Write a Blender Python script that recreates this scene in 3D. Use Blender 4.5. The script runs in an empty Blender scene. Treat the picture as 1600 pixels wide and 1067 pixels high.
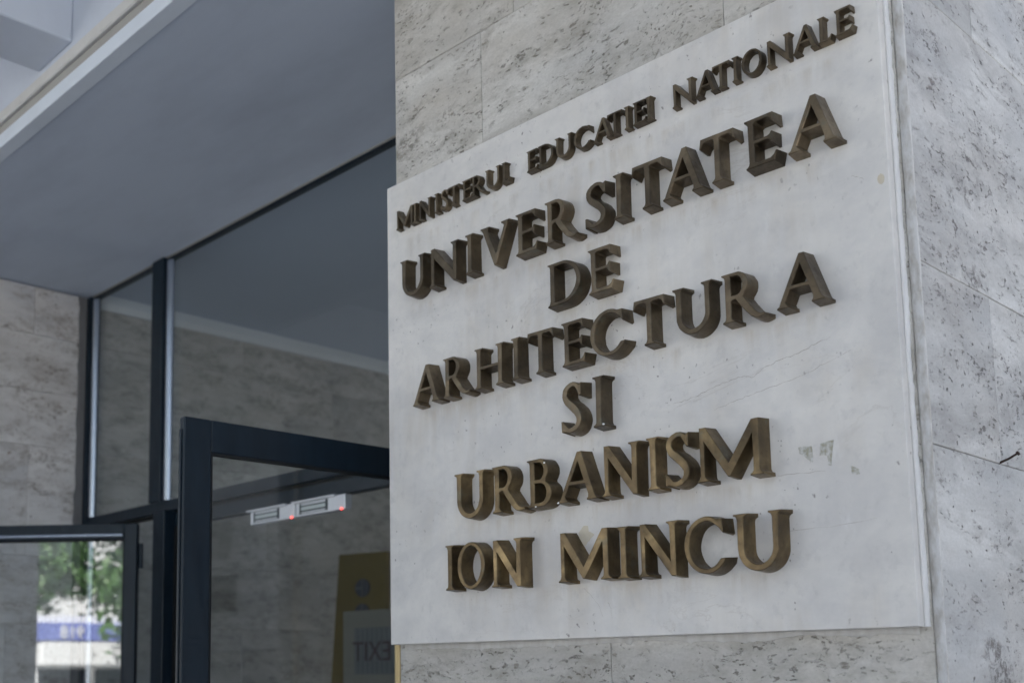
import bpy, bmesh, math, random
from mathutils import Vector, Matrix
from mathutils.geometry import tessellate_polygon
R = math.radians
random.seed(7)
scene = bpy.context.scene
C = scene.collection

# ------------------------------------------------------------------ camera
EYE = 1.6
cd = bpy.data.cameras.new('camera'); cam = bpy.data.objects.new('camera', cd); C.objects.link(cam)
rgt = Vector((0.66349554, 0.74814176, -0.00758868)); dwn = Vector((-0.098018, 0.07686368, -0.9922119)); fwd = Vector((-0.74173186, 0.65907199, 0.12433006))
mw = Matrix((rgt, -dwn, -fwd)).transposed().to_4x4(); mw.translation = (0, 0, EYE)
cam.matrix_world = mw
cd.sensor_width = 36; cd.lens = 36 * 1759.43 / 1600
cd.shift_x = (800 - 596.95) / 1600; cd.shift_y = (829.69 - 533.5) / 1600
cd.clip_start = .05; cd.clip_end = 2000
cd.dof.use_dof = True; cd.dof.focus_distance = 2.2; cd.dof.aperture_fstop = 3.7
scene.camera = cam

# ------------------------------------------------------------------ sky, sun, exposure
SUN_EL, SUN_AZ = 46, 42           # sun behind the building; azimuth from +Y towards -X
w = bpy.data.worlds.new('World'); scene.world = w; w.use_nodes = True
wn = w.node_tree.nodes; wl = w.node_tree.links
sky = wn.new('ShaderNodeTexSky'); sky.sky_type = 'NISHITA'; sky.sun_disc = False
sky.sun_elevation = R(SUN_EL); sky.sun_rotation = R(-SUN_AZ)
sky.air_density = 1.0; sky.dust_density = 3.0; sky.ozone_density = 1.0
hs = wn.new('ShaderNodeHueSaturation'); hs.inputs['Saturation'].default_value = .72
wl.new(sky.outputs[0], hs.inputs['Color']); wl.new(hs.outputs[0], wn['Background'].inputs[0])
wn['Background'].inputs[1].default_value = .065
ld = bpy.data.lights.new('sun', 'SUN'); sun = bpy.data.objects.new('sun', ld); C.objects.link(sun)
ld.energy = 4.5; ld.angle = R(.6); ld.color = (1, .97, .92)
sdir = Vector((-math.sin(R(SUN_AZ)) * math.cos(R(SUN_EL)), math.cos(R(SUN_AZ)) * math.cos(R(SUN_EL)), math.sin(R(SUN_EL))))
sun.rotation_euler = (-sdir).to_track_quat('-Z', 'Y').to_euler(); sun.location = (0, 0, 30)
vs = scene.view_settings
vs.view_transform = 'Standard'; vs.look = 'None'; vs.gamma = 1; vs.exposure = 2.0; vs.use_curve_mapping = False

# ------------------------------------------------------------------ materials
MAT = {}
def mat(name, base=(.5, .5, .5), rough=.6, metal=0, spec=.5, build=None):
    m = bpy.data.materials.new(name); m.use_nodes = True
    nt = m.node_tree; b = nt.nodes['Principled BSDF']
    b.inputs['Base Color'].default_value = (*base, 1); b.inputs['Roughness'].default_value = rough
    b.inputs['Metallic'].default_value = metal; b.inputs['Specular IOR Level'].default_value = spec
    if build: build(nt, b)
    MAT[name] = m
    return m
class NT:
    def __init__(s, nt): s.nt = nt
    def n(s, t, **kw):
        x = s.nt.nodes.new(t)
        for k, v in kw.items():
            if k in x.bl_rna.properties: setattr(x, k, v)
            else: x.inputs[k].default_value = v
        return x
    def l(s, a, b): s.nt.links.new(a, b)
    def pos(s, scale, rnd=0.0):
        g = s.n('ShaderNodeNewGeometry'); v = g.outputs['Position']
        if rnd:
            oi = s.n('ShaderNodeObjectInfo'); ml = s.n('ShaderNodeVectorMath', operation='MULTIPLY_ADD')
            cb = s.n('ShaderNodeCombineXYZ'); s.l(oi.outputs['Random'], cb.inputs[0]); s.l(oi.outputs['Random'], cb.inputs[1]); s.l(oi.outputs['Random'], cb.inputs[2])
            s.l(cb.outputs[0], ml.inputs[0]); ml.inputs[1].default_value = (rnd, rnd * 1.7, rnd * 2.3); s.l(v, ml.inputs[2]); v = ml.outputs[0]
        mp = s.n('ShaderNodeVectorMath', operation='MULTIPLY'); mp.inputs[1].default_value = scale
        s.l(v, mp.inputs[0]); return mp.outputs[0]
    def noise(s, vec, scale=1, detail=4, rough=.55, dist=0):
        x = s.n('ShaderNodeTexNoise', Scale=scale, Detail=detail, Roughness=rough, Distortion=dist); s.l(vec, x.inputs['Vector']); return x.outputs['Fac']
    def ramp(s, fac, stops, interp='LINEAR'):
        x = s.n('ShaderNodeValToRGB'); x.color_ramp.interpolation = interp
        e = x.color_ramp.elements
        while len(e) < len(stops): e.new(.5)
        for i, (p, c) in enumerate(stops):
            e[i].position = p; e[i].color = (c, c, c, 1) if isinstance(c, (int, float)) else (*c, 1)
        s.l(fac, x.inputs[0]); return x.outputs[0]
    def mix(s, fac, a, b, mode='MIX'):
        x = s.n('ShaderNodeMix', data_type='RGBA', blend_type=mode)
        for sock, v in ((x.inputs[0], fac), (x.inputs[6], a), (x.inputs[7], b)):
            if hasattr(v, 'links') or hasattr(v, 'is_linked'): s.l(v, sock)
            elif isinstance(v, (int, float)): sock.default_value = v
            else: sock.default_value = (*v, 1)
        return x.outputs[2]
    def math(s, op, a, b=None, clamp=False):
        x = s.n('ShaderNodeMath', operation=op); x.use_clamp = clamp
        for i, v in enumerate((a, b)):
            if v is None: continue
            if isinstance(v, (int, float)): x.inputs[i].default_value = v
            else: s.l(v, x.inputs[i])
        return x.outputs[0]
    def bump(s, h, bsdf, dist=.002, strength=1.0):
        x = s.n('ShaderNodeBump', Distance=dist, Strength=strength); s.l(h, x.inputs['Height']); s.l(x.outputs[0], bsdf.inputs['Normal'])

def travertine(c_lo, c_hi, pit_col=(.10, .085, .07), pit_amt=1.0, warm=(.46, .40, .33), soft=1.0, veilc=None):
    veilc = veilc or tuple(c * .52 for c in c_lo)
    def f(nt, b):
        t = NT(nt)
        p0 = t.pos((1, 1, 1), 3.1)
        # warp so that the beds wander
        wn_ = t.n('ShaderNodeTexNoise', Scale=3.2, Detail=3); t.l(p0, wn_.inputs['Vector'])
        wv = t.n('ShaderNodeVectorMath', operation='MULTIPLY_ADD'); t.l(wn_.outputs['Color'], wv.inputs[0]); wv.inputs[1].default_value = (.05, .05, .09); t.l(p0, wv.inputs[2])
        p = wv.outputs[0]
        def sc(v):
            m = t.n('ShaderNodeVectorMath', operation='MULTIPLY'); m.inputs[1].default_value = v; t.l(p, m.inputs[0]); return m.outputs[0]
        band = t.noise(sc((1.6, 1.6, 6)), 1.6, 7, .66, .5)
        base = t.ramp(band, [(.28, c_lo), (.47, tuple((a + c) / 2 for a, c in zip(c_lo, c_hi))), (.62, c_hi)])
        cloud = t.noise(sc((2.2, 2.2, 4.0)), 1.3, 5, .62)
        base = t.mix(t.ramp(cloud, [(.46, 0), (.78, .6)]), base, warm)
        blu = t.noise(sc((1.1, 1.1, 2.4)), 1.7, 4, .6)
        base = t.mix(t.ramp(blu, [(.5, 0), (.72, .5)]), base, tuple(c * k for c, k in zip(c_lo, (.86, .92, 1.0))))
        oi = t.n('ShaderNodeObjectInfo')
        tone = t.ramp(oi.outputs['Random'], [(0, .86), (1, 1.07)])
        base = t.mix(1.0, base, tone, 'MULTIPLY')
        # smoky grey veils around pitted beds
        mask = t.ramp(t.noise(sc((3.2, 3.2, 8)), 1.7, 5, .68, .3), [(.44, 0), (.58, 1)])
        veil = t.noise(sc((16, 16, 30)), 1.0, 6, .72)
        base = t.mix(t.math('MULTIPLY', t.ramp(veil, [(.38, 0), (.70, .75 * soft)]), mask), base, veilc)
        pits = t.ramp(t.noise(sc((44, 44, 105)), 1.0, 4, .65), [(.585, 0), (.65, 1)])
        pits2 = t.ramp(t.noise(sc((120, 120, 150)), 1.0, 3, .6), [(.61, 0), (.68, 1)])
        big = t.ramp(t.noise(sc((24, 24, 46)), 1.0, 4, .66), [(.62, 0), (.68, 1)])
        scat = t.ramp(t.noise(sc((40, 40, 55)), 1.0, 2, .6), [(.69, 0), (.73, 1)])
        sp = t.ramp(t.noise(sc((6, 6, 14)), 1.0, 3, .6), [(.47, 0), (.66, 1)])
        pm = t.math('MULTIPLY', pits, mask)
        pm = t.math('MAXIMUM', pm, t.math('MULTIPLY', pits2, sp))
        pm = t.math('MAXIMUM', pm, t.math('MULTIPLY', big, mask))
        pm = t.math('MAXIMUM', pm, scat)
        bl_m = t.ramp(t.noise(sc((4.2, 4.2, 5.5)), 1.0, 3, .6), [(.62, 0), (.70, 1)])
        bl_p = t.ramp(t.noise(sc((70, 70, 80)), 1.0, 5, .7), [(.48, 0), (.60, 1)])
        pm = t.math('MAXIMUM', pm, t.math('MULTIPLY', bl_m, bl_p))
        pm = t.math('MULTIPLY', pm, pit_amt, clamp=True)
        fine = t.noise(sc((160, 160, 230)), 1.0, 4, .65)
        base = t.mix(t.ramp(fine, [(.35, .0), (.75, .30 * soft)]), base, tuple(c * .55 for c in c_lo))
        ptone = t.mix(t.ramp(t.noise(sc((9, 9, 9)), 1.0, 2), [(.42, 0), (.62, 1)]), pit_col, tuple(c * 2.4 for c in pit_col))
        col = t.mix(t.math('MULTIPLY', pm, .88), base, ptone)
        t.l(col, b.inputs['Base Color'])
        h = t.math('SUBTRACT', t.math('MULTIPLY', fine, .15), pm)
        t.bump(h, b, .003, .8)
    return f
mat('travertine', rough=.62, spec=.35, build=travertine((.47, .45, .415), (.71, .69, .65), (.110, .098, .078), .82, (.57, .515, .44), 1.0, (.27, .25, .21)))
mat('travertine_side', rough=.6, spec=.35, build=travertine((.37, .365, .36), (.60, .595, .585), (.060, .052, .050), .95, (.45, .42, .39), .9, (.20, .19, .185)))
mat('travertine_wall', rough=.6, spec=.35, build=travertine((.66, .64, .63), (.88, .86, .85), (.14, .105, .08), .95, (.70, .65, .61), 1.1, (.32, .28, .245)))
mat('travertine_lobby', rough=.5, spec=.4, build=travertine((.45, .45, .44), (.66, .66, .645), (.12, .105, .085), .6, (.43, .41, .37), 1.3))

def marble(nt, b):
    t = NT(nt); p = t.pos((1, 1, 1))
    def sc(v):
        m = t.n('ShaderNodeVectorMath', operation='MULTIPLY'); m.inputs[1].default_value = v; t.l(p, m.inputs[0]); return m.outputs[0]
    cl = t.noise(sc((2.2, 2.2, 3.4)), 1.5, 6, .62, .8)
    col = t.ramp(cl, [(.28, (.585, .57, .555)), (.5, (.69, .67, .64)), (.7, (.76, .735, .695))])
    # brownish washes that run down below the metal letters
    run = t.noise(sc((16, 16, 2.2)), 1.0, 4, .6, .4)
    wash = t.noise(sc((3, 3, 4.5)), 1.0, 3, .5)
    f = t.math('MULTIPLY', t.ramp(run, [(.44, 0), (.72, 1)]), t.ramp(wash, [(.40, 0), (.66, .55)]))
    col = t.mix(f, col, (.50, .44, .36))
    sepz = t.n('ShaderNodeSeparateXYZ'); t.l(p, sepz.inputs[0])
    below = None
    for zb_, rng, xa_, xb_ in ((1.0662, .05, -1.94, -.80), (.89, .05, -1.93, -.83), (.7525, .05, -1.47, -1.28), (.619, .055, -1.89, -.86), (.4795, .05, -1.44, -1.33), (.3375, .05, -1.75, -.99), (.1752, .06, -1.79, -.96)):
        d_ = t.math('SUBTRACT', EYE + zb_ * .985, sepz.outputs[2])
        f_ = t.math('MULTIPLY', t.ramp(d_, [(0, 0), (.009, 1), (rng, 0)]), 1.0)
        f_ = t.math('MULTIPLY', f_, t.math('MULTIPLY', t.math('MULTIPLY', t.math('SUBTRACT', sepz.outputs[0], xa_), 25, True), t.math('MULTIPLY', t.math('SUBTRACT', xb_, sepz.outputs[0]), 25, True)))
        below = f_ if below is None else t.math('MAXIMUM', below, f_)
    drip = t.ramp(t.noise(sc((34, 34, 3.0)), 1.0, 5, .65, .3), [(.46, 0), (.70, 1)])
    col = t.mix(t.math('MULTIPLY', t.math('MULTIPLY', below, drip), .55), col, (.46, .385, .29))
    mot = t.noise(sc((11, 11, 14)), 1.0, 7, .7)
    col = t.mix(t.ramp(mot, [(.42, 0), (.75, .5)]), col, (.49, .485, .49))
    mot2 = t.noise(sc((42, 42, 34)), 1.0, 5, .7)
    col = t.mix(t.ramp(mot2, [(.56, 0), (.78, .45)]), col, (.44, .43, .425))
    # hairline veins
    v1 = t.noise(sc((2.1, 2.1, 5.2)), 1.0, 7, .62, 1.2)
    vein = t.ramp(t.math('ABSOLUTE', t.math('SUBTRACT', v1, .5)), [(0, 1), (.009, 0)])
    vm = t.ramp(t.noise(sc((4, 4, 4)), 1.0, 2), [(.5, 0), (.68, .4)])
    col = t.mix(t.math('MULTIPLY', vein, vm), col, (.46, .42, .38))
    # small dark flecks and scuffs
    fl = t.ramp(t.noise(sc((75, 75, 60)), 1.0, 2, .5), [(.665, 0), (.71, 1)])
    fm = t.ramp(t.noise(sc((6, 6, 6)), 1.0, 2), [(.5, 0), (.62, .8)])
    fx = t.math('MULTIPLY', fl, fm)
    col = t.mix(fx, col, (.22, .20, .19))
    wh = t.ramp(t.noise(sc((20, 20, 9)), 1.0, 5, .7), [(.62, 0), (.72, .35)])
    col = t.mix(wh, col, (.76, .755, .745))
    t.l(col, b.inputs['Base Color'])
    rg = t.ramp(t.noise(sc((5, 5, 8)), 1.0, 4), [(.3, .36), (.7, .56)]); t.l(rg, b.inputs['Roughness'])
    t.bump(t.math('ADD', t.math('MULTIPLY', t.noise(sc((60, 60, 60)), 1, 3), .25), t.math('MULTIPLY', fx, -.6)), b, .001, .35)
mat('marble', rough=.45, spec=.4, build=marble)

def bronze(dark, mid, hi):
    def f(nt, b):
        t = NT(nt); p = t.pos((1, 1, 1), 2.0)
        n1 = t.noise(p, 15, 4, .55, .5); n2 = t.noise(p, 95, 4, .6)
        col = t.ramp(n1, [(.3, dark), (.52, mid), (.72, hi)])
        oi = t.n('ShaderNodeObjectInfo')
        col = t.mix(1.0, col, t.ramp(oi.outputs['Random'], [(0, .70), (1, 1.28)]), 'MULTIPLY')
        col = t.mix(t.ramp(n2, [(.52, 0), (.78, .35)]), col, tuple(c * .45 for c in dark))
        pat = t.ramp(t.noise(p, 34, 4, .6), [(.60, 0), (.72, .4)])
        col = t.mix(pat, col, (.135, .145, .115))
        t.l(col, b.inputs['Base Color'])
        t.l(t.ramp(n2, [(.3, .28), (.7, .5)]), b.inputs['Roughness'])
        t.bump(t.math('ADD', n2, t.math('MULTIPLY', n1, 1.5)), b, .0012, .35)
    return f
mat('bronze', metal=.65, rough=.4, build=bronze((.068, .051, .032), (.125, .094, .058), (.195, .150, .094)))
mat('bronze_edge', metal=.6, rough=.4, build=bronze((.16, .13, .085), (.27, .22, .145), (.36, .295, .20)))
mat('bronze_worn', metal=.7, rough=.38, build=bronze((.070, .051, .029), (.150, .108, .057), (.265, .192, .098)))
mat('bronze_worn_edge', metal=.65, rough=.38, build=bronze((.17, .136, .085), (.29, .232, .145), (.40, .325, .21)))

def plain(noise_scale=(8, 8, 8), amt=.12, bump=.0, tint=(.3, .28, .25), c=(.5, .5, .5)):
    def f(nt, b):
        t = NT(nt); p = t.pos(noise_scale)
        n = t.noise(p, 1, 6, .62)
        t.l(t.mix(t.ramp(n, [(.42, 0), (.8, amt * 2)]), c, tint), b.inputs['Base Color'])
        if bump: t.bump(t.noise(p, 9, 4), b, bump, .5)
    return f
mat('soffit_paint', rough=.75, build=plain((1.6, 4.5, 1.1), .3, .0015, (.41, .455, .54), (.56, .62, .72)))
mat('white_paint', rough=.6, build=plain((3, 3, 3), .15, .001, (.50, .49, .47), (.72, .73, .74)))
mat('band_paint', rough=.6, build=plain((3, 3, 3), .1, .001, (.60, .63, .66), (.80, .85, .90)))
mat('canopy_paint', rough=.6, build=plain((3, 3, 3), .2, .001, (.46, .48, .52), (.64, .69, .78)))
mat('strip_paint', rough=.5, build=plain((7, 7, 7), .15, .001, (.55, .58, .62), (.72, .78, .86)))
mat('cream_paint', rough=.65, build=plain((9, 9, 9), .25, .001, (.46, .44, .41), (.66, .655, .64)))
mat('groove_paint', rough=.7, build=plain((6, 6, 6), .2, 0, (.24, .22, .19), (.40, .39, .37)))
mat('mortar', rough=.85, spec=.2, build=plain((40, 40, 12), .3, .002, (.36, .33, .29), (.60, .59, .57)))
mat('white_sealant', rough=.6, build=plain((60, 60, 20), .2, .001, (.55, .52, .48), (.80, .79, .78)))
mat('corner_plaster', rough=.85, spec=.2, build=plain((70, 70, 26), .6, .003, (.36, .33, .29), (.60, .595, .585)))
mat('grey_cement', rough=.9, spec=.15, build=plain((30, 30, 12), .3, .002, (.12, .11, .11), (.20, .20, .205)))
mat('joint', base=(.32, .305, .285), rough=.95, spec=.1)
def navy(nt, b):
    t = NT(nt); p = t.pos((25, 25, 6)); n = t.noise(p, 1, 5, .6)
    t.l(t.ramp(n, [(.3, (.005, .012, .021)), (.7, (.009, .020, .033))]), b.inputs['Base Color'])
    t.l(t.ramp(t.noise(p, 3, 3), [(.3, .30), (.7, .46)]), b.inputs['Roughness'])
mat('navy_metal', rough=.36, spec=.3, build=navy)
mat('black_rubber', base=(.010, .011, .012), rough=.7, spec=.3)
mat('bead_metal', base=(.42, .47, .55), rough=.24, metal=.9)
mat('aluminium', rough=.42, metal=.35, build=plain((40, 40, 40), .1, 0, (.5, .5, .52), (.72, .73, .77)))
mat('slot_dark', base=(.030, .045, .052), rough=.5)
mat('steel_core', base=(.55, .6, .6), rough=.35, metal=.4)
def led(nt, b):
    b.inputs['Base Color'].default_value = (.6, .03, .02, 1); b.inputs['Emission Color'].default_value = (1, .07, .05, 1); b.inputs['Emission Strength'].default_value = 1.6
mat('red_led', build=led)
mat('brass_tube', base=(.34, .27, .15), rough=.35, metal=.7)
mat('yellow_board', rough=.6, build=plain((10, 10, 10), .15, 0, (.095, .065, .018), (.145, .105, .028)))
mat('porthole_dark', base=(.05, .055, .07), rough=.5)
mat('paper', rough=.8, build=plain((9, 9, 9), .1, 0, (.18, .18, .155), (.215, .21, .185)))
mat('print_grey', base=(.13, .14, .15), rough=.8)
mat('print_light', base=(.165, .18, .19), rough=.8)
mat('print_red', base=(.075, .05, .055), rough=.8)
mat('rusty_iron', rough=.7, metal=.5, build=plain((300, 300, 300), .4, .0004, (.11, .05, .025), (.05, .04, .035)))
mat('residue', rough=.9, spec=.1, build=plain((110, 110, 90), .9, .0004, (.60, .595, .58), (.36, .345, .28)))
mat('cream_blot', rough=.8, spec=.1, build=plain((120, 120, 120), .3, 0, (.64, .61, .54), (.60, .54, .43)))
mat('crack', base=(.34, .30, .265), rough=.9, spec=.1)
mat('white_splash', base=(.82, .82, .80), rough=.6)
def paving(nt, b):
    t = NT(nt); p = t.pos((1, 1, 1)); n = t.noise(p, 2.0, 8, .65)
    t.l(t.ramp(n, [(.3, (.40, .395, .39)), (.7, (.52, .515, .50))]), b.inputs['Base Color']); t.bump(t.noise(p, 60, 3), b, .002, .4)
mat('paving', rough=.85, spec=.2, build=paving)
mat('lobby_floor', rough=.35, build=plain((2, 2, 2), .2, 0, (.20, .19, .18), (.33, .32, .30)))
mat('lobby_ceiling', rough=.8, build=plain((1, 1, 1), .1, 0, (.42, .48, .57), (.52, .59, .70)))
mat('facade', rough=.8, build=plain((.6, .6, .6), .15, 0, (.40, .38, .34), (.52, .50, .46)))
mat('kiosk_white', rough=.4, base=(.80, .81, .82))
mat('kiosk_blue', rough=.45, base=(.20, .24, .55))
mat('window_dark', rough=.12, base=(.03, .035, .04))
def bark(nt, b):
    t = NT(nt); p = t.pos((14, 14, 3)); n = t.noise(p, 1, 6, .7)
    t.l(t.ramp(n, [(.3, (.06, .05, .04)), (.7, (.17, .145, .12))]), b.inputs['Base Color']); t.bump(n, b, .02, .8)
mat('bark', rough=.9, build=bark)
def leaf(nt, b):
    t = NT(nt); p = t.pos((1, 1, 1)); n = t.noise(p, 1.6, 4, .6)
    t.l(t.ramp(n, [(.3, (.035, .085, .025)), (.55, (.07, .145, .04)), (.8, (.12, .19, .06))]), b.inputs['Base Color'])
mat('leaf', rough=.5, build=leaf)

def glass_mat(name, f0):
    m = bpy.data.materials.new(name); m.use_nodes = True; nt = m.node_tree; nt.nodes.clear(); t = NT(nt)
    out = t.n('ShaderNodeOutputMaterial'); tr = t.n('ShaderNodeBsdfTransparent'); tr.inputs[0].default_value = (.95, .97, .975, 1)
    gl = t.n('ShaderNodeBsdfGlossy'); gl.inputs['Roughness'].default_value = .0; gl.inputs[0].default_value = (1, 1, 1, 1)
    lw = t.n('ShaderNodeLayerWeight', Blend=.5)
    f = t.math('ADD', t.math('MULTIPLY', t.math('POWER', lw.outputs['Facing'], 5), .93), f0)
    mx = t.n('ShaderNodeMixShader'); t.l(f, mx.inputs[0]); t.l(tr.outputs[0], mx.inputs[1]); t.l(gl.outputs[0], mx.inputs[2]); t.l(mx.outputs[0], out.inputs[0])
    MAT[name] = m
glass_mat('glass', .034); glass_mat('glass_screen', .034); glass_mat('glass_coated', .13)

# ------------------------------------------------------------------ mesh helpers
def link(name, me, m, parent=None, loc=None, rotz=None):
    o = bpy.data.objects.new(name, me); C.objects.link(o)
    if m: me.materials.clear(); me.materials.append(MAT[m])
    if parent: o.parent = parent
    if loc is not None: o.location = loc
    if rotz is not None: o.rotation_euler[2] = rotz
    return o
def tag(o, label, cat, group=None):
    o['label'] = label; o['category'] = cat
    if group: o['group'] = group
    return o
def thing(name, label, cat, loc=(0, 0, 0), rotz=0, group=None):
    o = bpy.data.objects.new(name, None); C.objects.link(o); o.location = loc; o.rotation_euler[2] = rotz
    o.empty_display_size = .1
    return tag(o, label, cat, group)
def box_into(bm, x0, x1, y0, y1, z0, z1):
    v = [bm.verts.new((x, y, z)) for z in (z0, z1) for y in (y0, y1) for x in (x0, x1)]
    for f in ((0, 2, 3, 1), (4, 5, 7, 6), (0, 1, 5, 4), (2, 6, 7, 3), (0, 4, 6, 2), (1, 3, 7, 5)): bm.faces.new([v[i] for i in f])
def box(name, x0, x1, y0, y1, z0, z1, m, parent=None, bev=0.0, seg=1, **kw):
    bm = bmesh.new(); box_into(bm, x0, x1, y0, y1, z0, z1)
    if bev: bmesh.ops.bevel(bm, geom=list(bm.edges), offset=bev, segments=seg, affect='EDGES', profile=.5)
    me = bpy.data.meshes.new(name); bm.to_mesh(me); bm.free()
    return link(name, me, m, parent, **kw)
def boxes(name, lst, m, parent=None, bev=0.0, **kw):
    bm = bmesh.new()
    for b in lst: box_into(bm, *b)
    if bev: bmesh.ops.bevel(bm, geom=list(bm.edges), offset=bev, segments=1, affect='EDGES')
    me = bpy.data.meshes.new(name); bm.to_mesh(me); bm.free()
    return link(name, me, m, parent, **kw)
def tube(name, pts, rad, m, parent=None, n=10, smooth=True):
    bm = bmesh.new(); rings = []
    for i, p in enumerate(pts):
        p = Vector(p); a = Vector(pts[max(0, i - 1)]); b = Vector(pts[min(len(pts) - 1, i + 1)]); d = (b - a).normalized()
        u = d.orthogonal().normalized(); v = d.cross(u); r = rad[i] if isinstance(rad, (list, tuple)) else rad
        rings.append([bm.verts.new(p + u * math.cos(k * 2 * math.pi / n) * r + v * math.sin(k * 2 * math.pi / n) * r) for k in range(n)])
    for a, b in zip(rings, rings[1:]):
        for k in range(n): bm.faces.new((a[k], a[(k + 1) % n], b[(k + 1) % n], b[k]))
    bm.faces.new(rings[0][::-1]); bm.faces.new(rings[-1])
    bmesh.ops.recalc_face_normals(bm, faces=bm.faces)
    me = bpy.data.meshes.new(name); bm.to_mesh(me); bm.free()
    if smooth:
        me.shade_smooth(); me.set_sharp_from_angle(angle=R(50))
    return link(name, me, m, parent)
def half_round(name, x, y, z0, z1, rx, ry, m, parent, n=10):
    """vertical bead: half cylinder bulging towards -Y"""
    bm = bmesh.new(); lo = []; hi = []
    for k in range(n + 1):
        a = math.pi * k / n; px = x + rx * math.cos(a); py = y - ry * math.sin(a)
        lo.append(bm.verts.new((px, py, z0))); hi.append(bm.verts.new((px, py, z1)))
    for k in range(n): bm.faces.new((lo[k], hi[k], hi[k + 1], lo[k + 1]))
    bm.faces.new((lo[0], lo[-1], hi[-1], hi[0])); bm.faces.new(lo); bm.faces.new(hi[::-1])
    bmesh.ops.recalc_face_normals(bm, faces=bm.faces)
    me = bpy.data.meshes.new(name); bm.to_mesh(me); bm.free(); me.shade_smooth(); me.set_sharp_from_angle(angle=R(40))
    return link(name, me, m, parent)
def Z(v): return v + EYE

# ------------------------------------------------------------------ the setting: ground and floors
SOF = Z(1.78); YF = 1.45; YG = 2.40; XW = -4.80; YP = 1.83; XC = -.7385; XL = -1.997; D = 1.80
g = box('ground', -60, 60, -80, 60, -.3, 0, 'paving'); g['kind'] = 'structure'
g = box('lobby_floor', XW, XL + .4, YG + .1, 8.5, .004, .03, 'lobby_floor'); g['kind'] = 'structure'

# ------------------------------------------------------------------ travertine slab helper
def slab_box(name, a0, a1, z0, z1, plane, off, thick, m, parent, gap=.00045):
    a0 += gap; a1 -= gap; z0 += gap; z1 -= gap
    off += random.uniform(-.0006, .0006)
    if plane == 'F': return box(name, a0, a1, off, off + thick, z0, z1, m, parent, .0012)       # faces -Y
    if plane == 'S': return box(name, off - thick, off, a0, a1, z0, z1, m, parent, .0012)       # faces +X

# ------------------------------------------------------------------ pillar with the plaque
pil = thing('stone_pillar', 'broad travertine-clad pillar carrying the white marble name plaque', 'pillar', (-1.37, 2.4, 0))
pil_inv = Vector((1.37, -2.4, 0))
def child(o, parent):
    o.parent = parent; o.matrix_parent_inverse = Matrix.Translation(parent.location).inverted() if parent.rotation_euler[2] == 0 else parent.matrix_world.inverted()
    return o
core = child(box('core', XL + .03, XC - .03, YP + .028, 2.95, .0, SOF, 'joint'), pil)
XE = -.7535
rowsz = [Z(-1.6), Z(-.95), Z(-.45), Z(-.10), Z(.357), Z(.662), Z(1.164), Z(1.494), SOF]
fj = {0: [-1.45], 1: [-1.10], 2: [-1.55], 3: [-1.379], 4: [-1.2], 5: [-1.5, -1.0], 6: [-1.697, -1.066], 7: [-1.594, -.98]}
fj[3] = [-1.379]; fj[4] = [-1.2]
for r in range(8):
    xs = [XL] + fj[r] + [XE]
    for a, b in zip(xs, xs[1:]): child(slab_box('front_slab', a, b, rowsz[r], rowsz[r + 1], 'F', YP, .03, 'travertine', None), pil)
sj = {0: [2.3], 1: [2.2], 2: [2.4], 3: [2.55], 4: [2.123], 5: [2.62], 6: [2.138], 7: [2.45]}
for r in range(8):
    ys = [YP + .0045] + sj[r] + [2.98]
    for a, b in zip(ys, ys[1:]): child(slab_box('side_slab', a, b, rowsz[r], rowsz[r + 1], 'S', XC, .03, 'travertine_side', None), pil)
for r in range(8):   # the side facing the door
    for a, b in ((YP + .031, 2.4), (2.4, 2.98)):
        child(box('return_slab', XL, XL + .028, a + .001, b - .001, rowsz[r] + .001, rowsz[r + 1] - .001, 'travertine', None, .0012), pil)
for a, b in ((XL + .03, -1.4), (-1.4, XC - .03)):
    child(box('back_slab', a, b, 2.951, 2.979, 0, SOF, 'travertine', None, .0012), pil)
# plastered corner between front and side cladding: uneven rounded strip
def ragged_corner():
    bm = bmesh.new(); n = 90; prof = [(XE + .001, YP + .012), (XE + .001, YP - .0005), (XE + .006, YP - .002), (XE + .011, YP - .001), (XC - .0005, YP - .0002), (XC + .0012, YP + .002), (XC + .0008, YP + .0065), (XC - .003, YP + .009)]
    rings = []
    for i in range(n + 1):
        z = SOF * i / n; rings.append([bm.verts.new((x + random.uniform(-.0006, .0006), y + random.uniform(-.0006, .0006), z)) for x, y in prof])
    for a, b in zip(rings, rings[1:]):
        for k in range(len(prof) - 1): bm.faces.new((a[k], a[k + 1], b[k + 1], b[k]))
    me = bpy.data.meshes.new('corner_bead'); bm.to_mesh(me); bm.free(); me.shade_smooth(); return link('corner_bead', me, 'corner_plaster')
child(ragged_corner(), pil)
# sealant bead between plaque and corner
def ragged_strip(name, along, m, y0, y1):
    """along: list of (xa, xb, z) cross sections, bulging out to y0 from wall y1"""
    bm = bmesh.new(); rings = []
    for xa, xb, za, zb in along:
        rings.append([bm.verts.new((xa, y1, za)), bm.verts.new((xa * .75 + xb * .25, y0, za * .75 + zb * .25)), bm.verts.new((xa * .25 + xb * .75, y0, za * .25 + zb * .75)), bm.verts.new((xb, y1, zb))])
    for a, b in zip(rings, rings[1:]):
        for k in range(3): bm.faces.new((a[k], a[k + 1], b[k + 1], b[k]))
    bmesh.ops.recalc_face_normals(bm, faces=bm.faces)
    me = bpy.data.meshes.new(name); bm.to_mesh(me); bm.free(); me.shade_smooth(); return link(name, me, m)
PX0, PX1, PZ0, PZ1 = -1.997, -.7637, Z(.0653), Z(1.1985)
rs = []; wob = 0
for i in range(141):
    z = PZ0 + (PZ1 - PZ0) * i / 140; wob = wob * .85 + random.uniform(-.0007, .0007)
    rs.append((PX1 - .002, PX1 + .0058 + wob + (random.uniform(-.0012, .0012) if random.random() < .2 else 0), z, z))
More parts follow.
